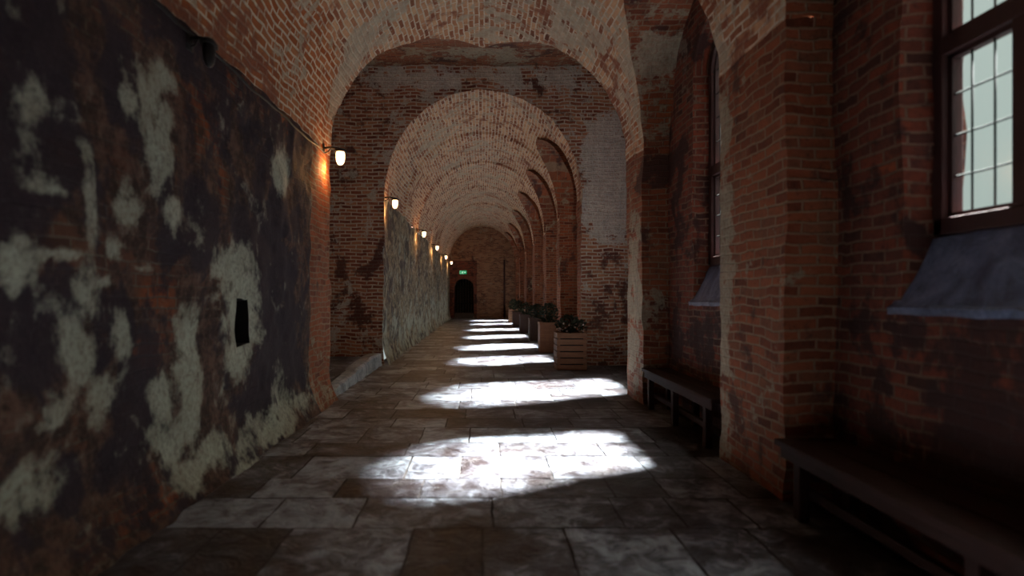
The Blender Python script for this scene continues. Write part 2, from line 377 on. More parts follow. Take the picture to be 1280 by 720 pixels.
# ------------------------------------------------------------------ floor: individually laid flags in one floor
def floor_mesh(name, x0, x1, y0, y1, z, seed, rowh=(.45, .75), mat='flag', base=True):
    rnd = random.Random(seed); mb = MB(); slab = []
    y = y0
    if base:
        n0 = len(mb.v); mb.box((x0, y0, z-.3), (x1, y1, z-.013), mi=1); slab += [.5]*(len(mb.v)-n0)
    while y < y1-.01:
        h = rnd.uniform(*rowh); ye = min(y+h, y1)
        if y1-ye < .2: ye = y1
        x = x0-rnd.uniform(0, .4)
        while x < x1-.01:
            wd = rnd.uniform(.4, 1.0); xe = min(x+wd, x1)
            if x1-xe < .15: xe = x1
            a = max(x, x0)
            if xe-a > .05:
                t = rnd.random(); g = .007
                dz = [rnd.uniform(-.005, .004) for _ in range(4)]; jx = [rnd.uniform(-.006, .006) for _ in range(4)]
                c = [(a+g, y+g), (xe-g, y+g), (xe-g, ye-g), (a+g, ye-g)]
                b0 = len(mb.v); gr = L(0, 1, 7)
                P = np.zeros((7, 7, 3)); UV = np.zeros((7, 7, 2))
                for i, u in enumerate(gr):
                    for j, v in enumerate(gr):
                        zz = (dz[0]*(1-u)*(1-v)+dz[1]*u*(1-v)+dz[2]*u*v+dz[3]*(1-u)*v)
                        P[i, j] = (c[0][0]+(c[1][0]-c[0][0])*u+jx[j % 4]*(1 if i in (0, 6) else 0), c[0][1]+(c[3][1]-c[0][1])*v+jx[i % 4]*(1 if j in (0, 6) else 0), z+zz*.6); UV[i, j] = (u, v)
                Q = P.reshape(-1, 3); Q[:, 2] += .004*vnoise(Q, 3.0, 5)
                mb.quadgrid(Q.reshape(P.shape), UV, smooth=True); slab += [t]*(len(mb.v)-b0)
            x = xe
        y = ye
    o = mb.build(name, [M[mat], M['joint']], kind='structure')
    at = o.data.attributes.new('slab', 'FLOAT', 'POINT'); at.data.foreach_set('value', slab)
    return o
fl = floor_mesh('floor', -2.3, 3.6, -4, YEND+.3, 0, 3)
pf = floor_mesh('floor_passage', -4.4, -2.36, 8.6, 13.1, .19, 8, base=True)

# ------------------------------------------------------------------ kerb of the raised passage floor
mb = MB()
n = 28; prof = [(-2.42, .0), (-2.42, 1.0), (-2.22, 1.03), (-2.17, .93), (-2.15, 0)]
ys = L(8.75, 13.02, n)
P = np.array([[(px + .012*math.sin(y*9+i), y, -.05+(pz*(.10+.16*min(1, (y-8.7)/3.2))+.05) + .008*math.sin(y*5+i*2)) for i, (px, pz) in enumerate(prof)] for y in ys])
mb.quadgrid(P, np.zeros((n, 5, 2)), smooth=False)
mb.face([tuple(P[0, i]) for i in range(5)]); mb.face([tuple(P[-1, i]) for i in range(5)][::-1])
kb = mb.build('trim_1', M['kerb'], kind='structure')

# ------------------------------------------------------------------ left near wall with its niche
mb = MB()
NY0, NY1, NZ0, NZ1 = 5.43, 5.70, 1.05, 1.47
def lwall(y, z):
    bul = .13*max(0, 1-z/.42)**1.5 if z < .42 else 0
    return (XL+bul, y, z)
ysL = [y for y in L(-4, NY0, 150)]; ysM = L(NY0, NY1, 7); ysR = L(NY1, 7.74, 50); ysQ = L(7.74, YC0, 20)
zA = L(-.05, NZ0, 26); zB = L(NZ0, NZ1, 10); zC = L(NZ1, ZS, 44)
uvw = lambda y, z: (y, z)
for ys_, zs_ in ((ysL, zA), (ysL, zB), (ysL, zC), (ysR, zA), (ysR, zB), (ysR, zC), (ysM, zA), (ysM, zC)):
    mb.sheet(lwall, ys_, zs_, uvw, wob=1.3)
D = .28
mb.sheet(lambda z, x: (x, NY0, z), zB, L(XL-D, XL, 5), lambda z, x: (x, z), wob=1.3, mi=1)
mb.sheet(lambda z, x: (x, NY1, z), zB, L(XL-D, XL, 5), lambda z, x: (x, z), flip=True, wob=1.3, mi=1)
mb.sheet(lambda y, x: (x, y, NZ0), ysM, L(XL-D, XL, 5), lambda y, x: (y, x), flip=True, wob=1.3, mi=1)
mb.sheet(lambda y, x: (x, y, NZ1), ysM, L(XL-D, XL, 5), lambda y, x: (y, x), wob=1.3, mi=1)
mb.sheet(lambda y, z: (XL-D, y, z), ysM, zB, uvw, wob=1.3, mi=1)
# return into the cross passage
mb.sheet(lambda x, z: (x, YC0, z), L(-4.4, XL, 30), L(-.05, ZS, 50), lambda x, z: (x, z), flip=True, wob=1.3)
for zs_ in (zA, zB, zC): mb.sheet(lwall, ysQ, zs_, uvw, wob=1.3, mi=2)
mb.build('wall_left', [M['left'], M['niche'], M['pier']], kind='structure', dense=True)
# far left wall
mb = MB()
mb.sheet(lambda y, z: (-XF+.0+.10*max(0, 1-z/.45)**1.5, y, z), L(YC1, YEND+.1, 200), L(-.05, ZF, 46), uvw, wob=1.4)
mb.build('wall_left_far', M['leftfar'], kind='structure', dense=True)
# passage back wall
mb = MB()
mb.sheet(lambda y, z: (-4.3, y, z), L(YC0-.1, YC1+.1, 20), L(0, 6.6, 30), uvw)
mb.build('wall_passage', M['cross'], kind='structure', dense=True)

# ------------------------------------------------------------------ arch wall across the corridor at y = YC1
mb = MB()
def arch_pt(t):   # t 0..1 along the opening edge: left foot, up, over, right foot
    s1 = ZF; arc = 4.0; tot = 2*s1+arc*1.75; d = t*tot
    if d < s1: return (-XF, d)
    d -= s1
    if d < arc*1.75:
        a = math.pi*(1-d/(arc*1.75)); return (XF*math.cos(a), ZF+RF*math.sin(a))
    d -= arc*1.75; return (XF, ZF-d)
xsL = L(-4.4, -XF, 24); xsR = L(XF, 3.5, 20)
mb.sheet(lambda x, z: (x, YC1, z), xsL, L(-.05, ZF, 44), lambda x, z: (x, z), flip=True)
mb.sheet(lambda x, z: (x, YC1, z), xsR, L(-.05, ZF, 44), lambda x, z: (x, z), flip=True)
mb.sheet(lambda x, z: (x, YC1, z), xsL, L(ZF, 6.8, 40), lambda x, z: (x, z), flip=True)
mb.sheet(lambda x, z: (x, YC1, z), xsR, L(ZF, 6.8, 40), lambda x, z: (x, z), flip=True)
xs = [-XF*math.cos(math.pi*i/70) for i in range(71)]
def aw(x, v):
    z0 = ZF+RF*math.sqrt(max(0, 1-(x/XF)**2)); return (x, YC1, z0+(6.8-z0)*v)
mb.sheet(aw, xs, L(0, 1, 36), lambda x, v: (x, aw(x, v)[2]), flip=True)
mb.build('wall_arch', M['cross'], kind='structure', dense=True)

# ------------------------------------------------------------------ vaults
def arclen(R, RI):      # table angle -> arc length on the ellipse
    N = 400; a = [0.0]; px, pz = -R, 0
    for i in range(1, N+1):
        t = math.pi*i/N; x, z = -R*math.cos(t), RI*math.sin(t); a.append(a[-1]+math.hypot(x-px, z-pz)); px, pz = x, z
    return lambda t: float(np.interp(t, np.linspace(0, math.pi, N+1), a))
def ang_of_z(z, zs, ri): return math.asin(min(1, max(0, (z-zs)/ri)))

# crossing side profile (left opening YC0..; right opening 9.2..) reaching the crown at YM
YM = 10.85
def crossz(y, y0):
    t = (y-y0)/(YM-y0); t = min(1, max(0, t)); return ZS+RISE*math.sqrt(1-(1-t)**2)
al = arclen(XR, RISE)
def near_limits(y):
    l = 0.0; r = math.pi
    if y > YC0: l = ang_of_z(crossz(y, YC0), ZS, RISE)
    for (a, b, xw) in NEARBAY:
        if a < y < b: r = math.pi-ang_of_z(side_z(y, a, b, ZS, 1.75 if b-a > 3 else 1.6), ZS, RISE)
    if y > 9.2: r = math.pi-ang_of_z(crossz(y, 9.2), ZS, RISE)
    return l, r
ysn = sorted(set([round(v, 4) for v in Lc(-3.6, -.5, 30)+Lc(-.5, .7, 10)+Lc(.7, 4.4, 60)+Lc(4.4, 5.6, 16)+Lc(5.6, 8.3, 50)+L(8.3, 8.72, 6)+Lc(8.72, 9.2, 14)+[9.2+(YM-9.2)*(i/36)**2 for i in range(37)]+[-4.0]]))
mb = MB()
def nv(y, s):
    l, r = near_limits(y); t = l+(r-l)*s
    return (-XR*math.cos(t), y, ZS+RISE*math.sin(t))
def nuv(y, s):
    l, r = near_limits(y); t = l+(r-l)*s; return (y, al(t))
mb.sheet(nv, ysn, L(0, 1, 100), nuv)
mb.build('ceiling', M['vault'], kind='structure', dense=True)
# side soffits of near bays, right
mb = MB()
def xmain(z, R=XR, zs=ZS, ri=RISE): return R*math.sqrt(max(0, 1-((z-zs)/ri)**2))
for (a, b, xw) in NEARBAY:
    ri = 1.75 if b-a > 3 else 1.6
    acc = {}; ysb = Lc(a, b, 60); s_ = 0; pv = None
    for y in ysb:
        z = side_z(y, a, b, ZS, ri)
        if pv: s_ += math.hypot(y-pv[0], z-pv[1])
        pv = (y, z); acc[y] = s_
    def so(y, v, a=a, b=b, ri=ri, xw=xw):
        z = side_z(y, a, b, ZS, ri); x0 = xmain(z); return (x0+(xw+.02-x0)*v, y, z)
    mb.sheet(so, ysb, L(0, 1, 14), lambda y, v, acc=acc: (so(y, v)[0], acc[y]), flip=True)
    # pier cheeks
    for yy, fl_ in ((a, False), (b, True)):
        mb.sheet(lambda x, z, yy=yy: (x, yy, z), L(XR, xw+.02, 8), L(-.05, ZS, 60), lambda x, z: (x+.06, z), flip=fl_)
# crossing: side vault over both ends and the high far part
def cs(y, v, sgn, y0, xo):
    z = crossz(y, y0); x0 = xmain(z); x = x0+(xo-x0)*v; return (sgn*x, y, z)
for sgn, y0, xo in ((-1, YC0, 4.4), (1, 9.2, 3.5)):
    ysb = [y0+(YM-y0)*(i/40)**2 for i in range(41)]
    mb.sheet(lambda y, v: cs(y, v, sgn, y0, xo), ysb, L(0, 1, 24), lambda y, v: (cs(y, v, sgn, y0, xo)[0], y*1.3+cs(y, v, sgn, y0, xo)[2]*.6), flip=(sgn > 0))
def cfar(y, x):
    t = (y-YM)/(YC1-YM); return (x, y, ZS+RISE+.5*(1-(1-min(1, t*1.4))**2))
mb.sheet(lambda y, x: cfar(y, x), L(YM, YC1+.05, 16), L(-4.4, 3.5, 60), lambda y, x: (x, y))
# corridor faces of the right piers
for (a, b) in PX:
    mb.sheet(lambda y, z: (XR, y, z), L(a, b, 18), L(-.05, ZS, 60), uvw, flip=True)
# pier 2 cheek into the crossing
mb.sheet(lambda x, z: (x, 9.2, z), L(XR, 3.5, 22), L(-.05, ZS, 50), lambda x, z: (x, z), wob=1)
mb.build('wall_right_piers', M['pier'], kind='structure', dense=True)

# far vault with transverse bands and side openings on the right
alf = arclen(XF, RF)
def far_open(y):
    for (a, b) in FARBAY:
        if a < y < b: return (a, b)
    return None
FR = 1.75
def band(y):      # transverse brick arches stand a little proud of the vault over each pier
    d = 9
    for i, (a, b) in enumerate(FARBAY):
        lo = a-.75 if i == 0 else FARBAY[i-1][1]
        d = min(d, 0 if lo <= y <= a else min(abs(y-lo), abs(y-a)))
    return .0 if d < .02 else .055
def farR(y): return XF+band(y)
ysf = [YC1]
for i, (a, b) in enumerate(FARBAY):
    ysf += [a-.02, a, a+.021] + Lc(a+.021, b-.021, 36)[1:-1] + [b-.021, b, b+.03]
    ysf += L(b+.1, (FARBAY[i+1][0] if i+1 < len(FARBAY) else YEND+.05)-.1, 4)
ysf.append(YEND+.06); ysf = sorted(set(round(v, 4) for v in ysf))
def fv(y, s):
    q = far_open(y); r = math.pi
    if q: r = math.pi-ang_of_z(side_z(y, q[0], q[1], ZF, FR), ZF, RF)
    t = r*s; R = XF+(band(y) if .02 < t else 0); ri = RF+band(y)
    return (-R*math.cos(t) if t < math.pi-.02 else XF, y, ZF+ri*math.sin(t))
def fuv(y, s):
    q = far_open(y); r = math.pi
    if q: r = math.pi-ang_of_z(side_z(y, q[0], q[1], ZF, FR), ZF, RF)
    return (y, alf(r*s))
mb = MB(); mb.sheet(fv, ysf, L(0, 1, 90), fuv, wob=.9)
mb.build('ceiling_far', M['vault'], kind='structure', dense=True)
XWF = 2.75
mb = MB()
edges = [YC1]
for (a, b) in FARBAY:
    mb.sheet(lambda y, z: (XF, y, z), L(edges[-1], a, 8), L(-.05, ZF, 40), uvw, flip=True)
    edges.append(b)
    ysb = Lc(a, b, 36)
    def so(y, v, a=a, b=b):
        z = side_z(y, a, b, ZF, FR); x0 = xmain(z, XF, ZF, RF)-.06; return (x0+(XWF+.02-x0)*v, y, z)
    mb.sheet(so, ysb, L(0, 1, 10), lambda y, v: (so(y, v)[0], so(y, v)[2]+y), flip=True)
    for yy, fl_ in ((a, False), (b, True)):
        mb.sheet(lambda x, z, yy=yy: (x, yy, z), L(XF, XWF+.02, 8), L(-.05, ZF, 30), lambda x, z: (x, z), flip=fl_)
mb.sheet(lambda y, z: (XF, y, z), L(edges[-1], YEND+.1, 6), L(-.05, ZF, 40), uvw, flip=True)
mb.build('wall_right_far_piers', M['pier'], kind='structure', dense=True)

# ------------------------------------------------------------------ window walls and windows
WIN = []
def head(y, y0, y1, zsp, rise):
    t = (2*y-(y0+y1))/(y1-y0); return zsp+rise*math.sqrt(max(0, 1-t*t))
def window_wall(mb, a, b, xw, xg, topf, y0, y1, zsill_in, zsill, zsp, rise):
    ysA, ysB, ysC = L(a-.02, y0, max(4, int((y0-a)/.1))), Lc(y0, y1, 26), L(y1, b+.02, max(4, int((b-y1)/.1)))
    def col(y, z0, z1f, m):
        pass
    for ys_ in (ysA, ysC):
        mb.sheet(lambda y, v: (xw, y, -.05+(topf(y)+.05)*v), ys_, L(0, 1, 60), lambda y, v: (y, -.05+(topf(y)+.05)*v), flip=True)
    mb.sheet(lambda y, v: (xw, y, -.05+(zsill_in+.05)*v), ysB, L(0, 1, 20), lambda y, v: (y, -.05+(zsill_in+.05)*v), flip=True)
    def up(y, v):
        z0 = head(y, y0, y1, zsp, rise); z1 = max(topf(y), z0+.02); return (xw, y, z0+(z1-z0)*v)
    mb.sheet(up, ysB, L(0, 1, 14), lambda y, v: (y, up(y, v)[2]), flip=True)
    # reveals
    xs_ = L(xw, xg+.14, 6)
    mb.sheet(lambda z, x: (x, y0, z), L(zsill_in, zsp, 24), xs_, lambda z, x: (x, z), wob=1)
    mb.sheet(lambda z, x: (x, y1, z), L(zsill_in, zsp, 24), xs_, lambda z, x: (x, z), flip=True, wob=1)
    mb.sheet(lambda y, x: (x, y, head(y, y0, y1, zsp, rise)), ysB, xs_, lambda y, x: (y, x), wob=1)
def sill(name, xw, xg, y0, y1, zi, zo, n=10):
    mb = MB()
    prof = [(xw-.03, zi-.05), (xw-.035, zi-.005), (xw-.01, zi+.012), ((xw+xg)/2-.03, (zi+zo)/2), (xg-.055, zo-.01), (xg+.16, zo+.01)]
    P = np.array([[(px, y, pz) for (px, pz) in prof] for y in L(y0-.07, y1+.07, 20)])
    # splayed end: bottom lip wider than the top
    mb.quadgrid(wobble(P.reshape(-1, 3), .7).reshape(P.shape), P[:, :, 1:], smooth=False)
    return mb.build(name, M['sill'], kind='structure')

def build_window(idx, xg, y0, y1, zo, zsp, rise, lights=3, lead=True, casement_open=0.0):
    root = empty('window_%d' % idx, (xg, (y0+y1)/2, zo), kind='structure')
    def bld(m, name, mat, par):
        o = m.build(name, mat); o.parent = par; o.matrix_parent_inverse = root.matrix_world.inverted()
        return o
    cx, cy, cz = root.location
    def loc(mm):
        mm.v = [(x-cx, y-cy, z-cz) for (x, y, z) in mm.v]; return mm
    st = .085; mu = .10
    # frame: sill rail, stiles, arched head, transom
    m = MB()
    m.box((xg-.06, y0, zo), (xg+.07, y1, zo+.10), bev=.008)
    m.box((xg-.06, y0, zo), (xg+.07, y0+st, zsp), bev=.008); m.box((xg-.06, y1-st, zo), (xg+.07, y1, zsp), bev=.008)
    ysA = Lc(y0, y1, 25)
    yc = (y0+y1)/2; sc_ = 1-2*st/(y1-y0)
    outr = [(y, head(y, y0, y1, zsp, rise)+.02) for y in ysA]
    inr = [(yc+(y-yc)*sc_, zsp+(head(y, y0, y1, zsp, rise)-zsp)*(1-st/rise)) for y in ysA]
    for i in range(24):
        (ya, za), (yb, zb), (yc_, zc), (yd, zd) = outr[i], outr[i+1], inr[i+1], inr[i]
        for x_ in (xg-.06, xg+.07):
            q = [(x_, ya, za), (x_, yb, zb), (x_, yc_, zc), (x_, yd, zd)]
            m.face(q if x_ < xg else q[::-1])
        m.face([(xg-.06, yd, zd), (xg-.06, yc_, zc), (xg+.07, yc_, zc), (xg+.07, yd, zd)])
    f = loc(m).build('window_frame', M['frame'], root)
    ztr = zo+1.07 if zo < 2.2 else zo+1.0
    m = MB(); m.box((xg-.055, y0+st*.5, ztr), (xg+.065, y1-st*.5, ztr+.11), bev=.008)
    loc(m).build('transom', M['frame'], root)
    inner0, inner1 = y0+st, y1-st; lw = (inner1-inner0-mu*(lights-1))/lights
    for i in range(lights-1):
        ym = inner0+lw*(i+1)+mu*i
        m = MB(); m.box((xg-.05, ym, zo+.05), (xg+.06, ym+mu, head(ym+mu/2, y0, y1, zsp, rise)-.04), bev=.008)
        loc(m).build('mullion', M['frame'], root)
    for i in range(lights):
        a = inner0+(lw+mu)*i; b = a+lw
        for (z0, z1) in ((zo+.10, ztr), (ztr+.11, None)):
            if z1 is None:
                zz = lambda y: zsp+rise*math.sqrt(max(0, 1-((y-yc)/((y1-y0)/2*sc_))**2))*(1-st/rise) if abs(y-yc) < (y1-y0)/2*sc_ else zsp
            else: zz = lambda y, z1=z1: z1
            # casement frame (thin) + pane + leads
            pr = MB(); ysP = L(a+.02, b-.02, 9)
            pr.quadgrid(np.array([[(xg+.0, y, z0+.02+(zz(y)-.02-z0-.02)*v) for v in (0, 1)] for y in ysP]), np.zeros((9, 2, 2)), smooth=False)
            cas = MB()
            cw = .028
            cas.box((xg-.02, a, z0), (xg+.03, b, z0+cw)); cas.box((xg-.02, a, z0), (xg+.03, a+cw, zz(a+cw))); cas.box((xg-.02, b-cw, z0), (xg+.03, b, zz(b-cw)))
            ztop = [zz(y) for y in L(a, b, 7)]; yy_ = L(a, b, 7)
            for q in range(6):
                for x_ in (xg-.02, xg+.03):
                    qq = [(x_, yy_[q], ztop[q]), (x_, yy_[q+1], ztop[q+1]), (x_, yy_[q+1], ztop[q+1]-cw), (x_, yy_[q], ztop[q]-cw)]
                    cas.face(qq if x_ < xg else qq[::-1])
                cas.face([(xg-.02, yy_[q], ztop[q]-cw), (xg-.02, yy_[q+1], ztop[q+1]-cw), (xg+.03, yy_[q+1], ztop[q+1]-cw), (xg+.03, yy_[q], ztop[q]-cw)])
            co = loc(cas).build('casement', M['frame'], root)
            po = loc(pr).build('glass_pane', M['glass'], co)
            if lead:
                le = MB(); r_ = .0065
                for t in (1/3, 2/3):
                    y = a+lw*t; le.tube([(xg-.003, y, z0+.02), (xg-.003, y, zz(y)-.02)], r_, 5)
                nr = 4 if z1 is not None else 5
                hmax = zz(a+lw/2)-z0
                for t in range(1, nr):
                    z = z0+hmax*t/nr
                    if z < min(zz(a+.03), zz(b-.03)): le.tube([(xg-.003, a+.02, z), (xg-.003, a+lw/2, z+random.uniform(-.006, .006)), (xg-.003, b-.02, z)], r_, 5)
                loc(le).build('lead_came', M['lead'], co)
    return root
def portal(xg, y0, y1, z0, z1):
    ld = bpy.data.lights.new('window_daylight', 'AREA'); ld.shape = 'RECTANGLE'; ld.size = z1-z0; ld.size_y = y1-y0
    ld.cycles.is_portal = True
    o = bpy.data.objects.new('window_daylight', ld); COL.objects.link(o)
    o.location = (xg+.12, (y0+y1)/2, (z0+z1)/2)
    o.rotation_euler = Vector((-1, 0, 0)).to_track_quat('-Z', 'Y').to_euler()
    # local x must be vertical
    from mathutils import Matrix
    X = Vector((0, 0, 1)); Z = Vector((1, 0, 0)); Y = Z.cross(X)
    o.matrix_world = Matrix(((X.x, Y.x, Z.x, o.location.x), (X.y, Y.y, Z.y, o.location.y), (X.z, Y.z, Z.z, o.location.z), (0, 0, 0, 1)))

mb = MB(); idx = 1; jobs = []
NW = [(-2.85, -1.2), (1.95, 3.71), (5.86, 7.37)]
mb.sheet(lambda y, z: (XW, y, z), L(-3.65, -.45, 20), L(-.05, 5.4, 40), uvw, flip=True)
for (a, b, xw), (y0, y1) in list(zip(NEARBAY, NW))[1:]:
    ri = 1.75 if b-a > 3 else 1.6
    window_wall(mb, a, b, xw, XG, lambda y, a=a, b=b, ri=ri: side_z(min(max(y, a), b), a, b, ZS, ri)+.03, y0, y1, 1.43, 1.86, 4.15, .55)
    jobs.append((XG, xw, y0, y1, 1.43, 1.86, 4.15, .55))
# crossing window wall
window_wall(mb, 9.2, YC1, 3.4, 3.62, lambda y: crossz(y, 9.2)+.6*(y > YM-.2) if y < YM else ZS+RISE+.7, 9.85, 11.65, 1.43, 1.9, 4.9, .65)
jobs.append((3.62, 3.4, 9.85, 11.65, 1.43, 1.9, 4.9, .65))
for (a, b) in FARBAY:
    c = (a+b)/2
    window_wall(mb, a, b, XWF, XWF+.2, lambda y, a=a, b=b: side_z(min(max(y, a), b), a, b, ZF, FR)+.03, c-.85, c+.85, 1.43, 1.86, 4.15, .55)
    jobs.append((XWF+.2, XWF, c-.85, c+.85, 1.43, 1.86, 4.15, .55))
mb.build('wall_right', M['red'], kind='structure', dense=True)
# outer leaf of the window walls
mb = MB()
spans = [(.7, 4.4), (5.6, 8.3), (9.2, YC1)] + FARBAY
for (xg, xw, y0, y1, zi, zo, zsp, rise), (a, b) in zip(jobs, spans):
    e0, e1 = xw+.05, xg+.13
    mb.box((e0, a-.4, -.2), (e1, y0-.04, 7)); mb.box((e0, y1+.04, -.2), (e1, b+.4, 7))
    mb.box((e0, y0-.04, -.2), (e1-.0, y1+.04, zi-.08)); mb.box((e0, y0-.04, zsp+rise+.04), (e1, y1+.04, 7))
mb.build('wall_right_outer', M['cross'], kind='structure')
for i, (xg, xw, y0, y1, zi, zo, zsp, rise) in enumerate(jobs):
    build_window(i+1, xg, y0, y1, zo, zsp, rise, lead=(i < 4))
    sill('trim_%d' % (i+2), xw, xg, y0, y1, zi, zo)
    portal(xg, y0, y1, zo, zsp+rise)

# outer shell above the vaults keeps daylight out of the roof space, wall behind the viewer
mb = MB(); mb.box((-4.9, -4.6, 6.95), (3.9, YEND+1.2, 7.1)); mb.box((-4.9, -4.6, -.3), (-4.7, YEND+1.2, 7.1))
mb.build('wall_outer', M['cross'], kind='structure')
mb = MB(); mb.sheet(lambda x, z: (x, -3.9, z), L(-4.6, 3.6, 20), L(-.1, 7, 20), lambda x, z: (x, z)); mb.build('wall_back', M['red'], kind='structure', dense=True)
mb = MB(); mb.box((-3.2, YEND+1.1, -.3), (3.4, YEND+1.3, 7)); mb.box((-3.2, YEND+.1, -.3), (-2.3, YEND+1.2, 7)); mb.box((2.4, YEND+.1, -.3), (3.4, YEND+1.2, 7)); mb.build('wall_end_outer', M['cross'], kind='structure')

# ------------------------------------------------------------------ end wall with the arched doorway
mb = MB()
DX0, DX1, DZS, DR = -1.82, -.56, 1.95, .62
def dhead(x): t = (2*x-(DX0+DX1))/(DX1-DX0); return DZS+DR*math.sqrt(max(0, 1-t*t))
E = YEND
mb.sheet(lambda x, z: (x, E, z), L(-.36, 2.4, 30), L(-.05, 6.3, 60), lambda x, z: (x, z), flip=True)
mb.sheet(lambda x, z: (x, E, z), L(-2.4, -.36, 20), L(3.7, 6.3, 30), lambda x, z: (x, z), flip=True)
mb.build('wall_end', M['endwall'], kind='structure', dense=True)
mb = MB(); Eb = E-.12
mb.sheet(lambda x, z: (x, Eb, z), L(-2.3, DX0, 8), L(-.05, 3.72, 40), lambda x, z: (x, z), flip=True)
mb.sheet(lambda x, z: (x, Eb, z), L(DX1, -.36, 4), L(-.05, 3.72, 40), lambda x, z: (x, z), flip=True)
mb.sheet(lambda x, v: (x, Eb, dhead(x)+(3.72-dhead(x))*v), Lc(DX0, DX1, 20), L(0, 1, 20), lambda x, v: (x, dhead(x)+(3.72-dhead(x))*v), flip=True)
mb.sheet(lambda x, y: (x, y, 3.72), L(-2.3, -.36, 8), L(Eb, E+.05, 3), lambda x, y: (x, y))
mb.sheet(lambda z, y: (-.36, y, z), L(-.05, 3.72, 20), L(Eb, E+.05, 3), lambda z, y: (y, z), flip=True)
for xx in (DX0, DX1): mb.sheet(lambda z, y: (xx, y, z), L(-.05, DZS, 20), L(Eb, E+1.0, 8), lambda z, y: (y, z), flip=(xx > -1))
mb.sheet(lambda x, y: (x, y, dhead(x)), Lc(DX0, DX1, 16), L(Eb, E+1.0, 8), lambda x, y: (x, y))
mb.build('trim_20', M['red'], kind='structure', dense=True)
d = empty('door_1', ((DX0+DX1)/2, E+.95, 0), kind='structure'); ox, oy = (DX0+DX1)/2, E+.95
m = MB()
for i in range(7):
    a = DX0+i*(DX1-DX0)/7; m.box((a+.005-ox, 0, .14), (a+(DX1-DX0)/7-.005-ox, .05, dhead(a+.09)+.1), bev=.006)
m.build('door_leaf', M['oak'], d)
m = MB(); m.box((DX0-ox, -.05, .9), (DX1-ox, 0, 1.0), bev=.006); m.box((DX0-ox, -.05, 2.0), (DX1-ox, 0, 2.1), bev=.006); m.build('ledge', M['oak'], d)
m = MB(); m.tube([(.45, -.09, 1.15), (.45, -.02, 1.15)], .02); m.lathe([(0.0, 1.06), (.04, 1.06), (.045, 1.1), (0.0, 1.12)], .45, -.09, 10); m.build('door_handle', M['black'], d)
mb = MB(); mb.box((DX0+.02, E-.05, -.02), (DX1-.02, E+.9, .34), bev=.02); mb.build('trim_21', M['joint'], kind='structure')
# dark edge of a wall recess, added in the shape of a pipe
mb = MB(); mb.tube([(1.42, E-.09, .02), (1.42, E-.09, 3.8)], .05, 10)
for z in (.8, 2.2, 3.5): mb.tube([(1.42, E-.09, z), (1.42, E-.09, z+.08)], .065, 10)
tag(mb.build('recess_edge', M['frame']), 'dark upright recess edge on the brick end wall, shaped as a pipe', 'pipe')

# exit sign
sg = empty('exit_sign', (-1.25, Eb-.03, 2.98), 'green and white emergency exit sign above the dark arched doorway', 'sign')
m = MB(); m.box((-.24, 0, -.13), (.24, .035, .13), bev=.006); m.build('sign_box', M['black'], sg)
m = MB(); m.box((-.225, -.008, -.115), (.225, 0, .115)); m.build('sign_panel', M['green'], sg)
m = MB()
def pl(p, w=.012):
    for (a, b) in zip(p[:-1], p[1:]):
        a = Vector((a[0], -.012, a[1])); b = Vector((b[0], -.012, b[1])); m.tube([a, b], w, 6)
pl([(-.02, .04), (-.05, -.02)], .018); pl([(-.05, -.02), (-.09, -.045), (-.12, -.09)]); pl([(-.05, -.02), (-.01, -.05), (-.02, -.1)])
pl([(-.02, .04), (.03, .015), (.05, .03)], .009); pl([(-.02, .04), (-.07, .03), (-.09, 0)], .009); pl([(-.005, .075), (-.002, .08)], .02)
pl([(.17, 0), (.09, 0)]); pl([(.12, .035), (.085, 0), (.12, -.035)]); pl([(-.2, -.1), (-.2, .1), (-.15, .1)], .006)
m.build('pictogram', M['signwhite'], sg)

# ------------------------------------------------------------------ wall lamps on the left, cable between them
def make_lamp(lit=True):
    r = empty('wall_lamp', (0, 0, 0))
    m = MB(); m.lathe([(0, -.075), (.05, -.075), (.05, .075), (0, .075)], 0, 0, 12)
    m.v = [(z*0+abs(0)+(x*.0)+.0+ (y*.3+.015), x, z) for (x, y, z) in m.v]; m.build('wall_plate', M['black'], r)
    m = MB(); m.tube([(0, 0, .02), (.10, 0, .03), (.20, 0, .02), (.26, 0, -.005)], .016, 8); m.tube([(0, 0, -.05), (.08, 0, -.03), (.12, 0, .025)], .009, 6); m.build('bracket_arm', M['black'], r)
    m = MB(); m.lathe([(0, .02), (.05, .015), (.085, -.015), (.09, -.035), (.06, -.03), (0, -.02)], .25, 0, 16); m.build('lamp_cap', M['black'], r)
    m = MB(); m.lathe([(.055, -.035), (.062, -.07), (.06, -.13), (.05, -.175), (.03, -.205), (0, -.215)], .25, 0, 16); m.build('lamp_shade', M['lampglass'] if lit else M['black'], r)
    return r
def copy_tree(o, parent=None):
    c = o.copy(); COL.objects.link(c)
    if parent: c.parent = parent
    for ch in list(o.children): copy_tree(ch, c)
    return c
lamp0 = make_lamp(True)
LY = [8.35, 12.95+.15, 19.6, 25.3, 31.5, 37.0]
LLAB = ['lit wall lamp nearest the viewer, at the end of the near plastered wall',
        'second lit wall lamp, on the left corner of the brick arch wall',
        'third lit wall lamp down the corridor, past the brick arch wall',
        'fourth lit wall lamp down the left side of the corridor',
        'fifth lit wall lamp, next to last before the end wall',
        'smallest and farthest lit wall lamp, beside the end wall']
for i, y in enumerate(LY):
    o = lamp0 if i == 0 else copy_tree(lamp0)
    o.location = ((XL if i == 0 else -XF)-.01, y, 3.50 if i == 0 else 3.58)
    o['label'] = LLAB[i]; o['category'] = 'lamp'; o['group'] = 'lit lamps along the left wall'
    ld = bpy.data.lights.new('lamp_light', 'POINT'); ld.energy = 9 if i == 0 else 3; ld.color = (1, .5, .18); ld.shadow_soft_size = .05
    lo = bpy.data.objects.new('lamp_light', ld); COL.objects.link(lo); lo.location = (.13, 0, -.27); lo.parent = o
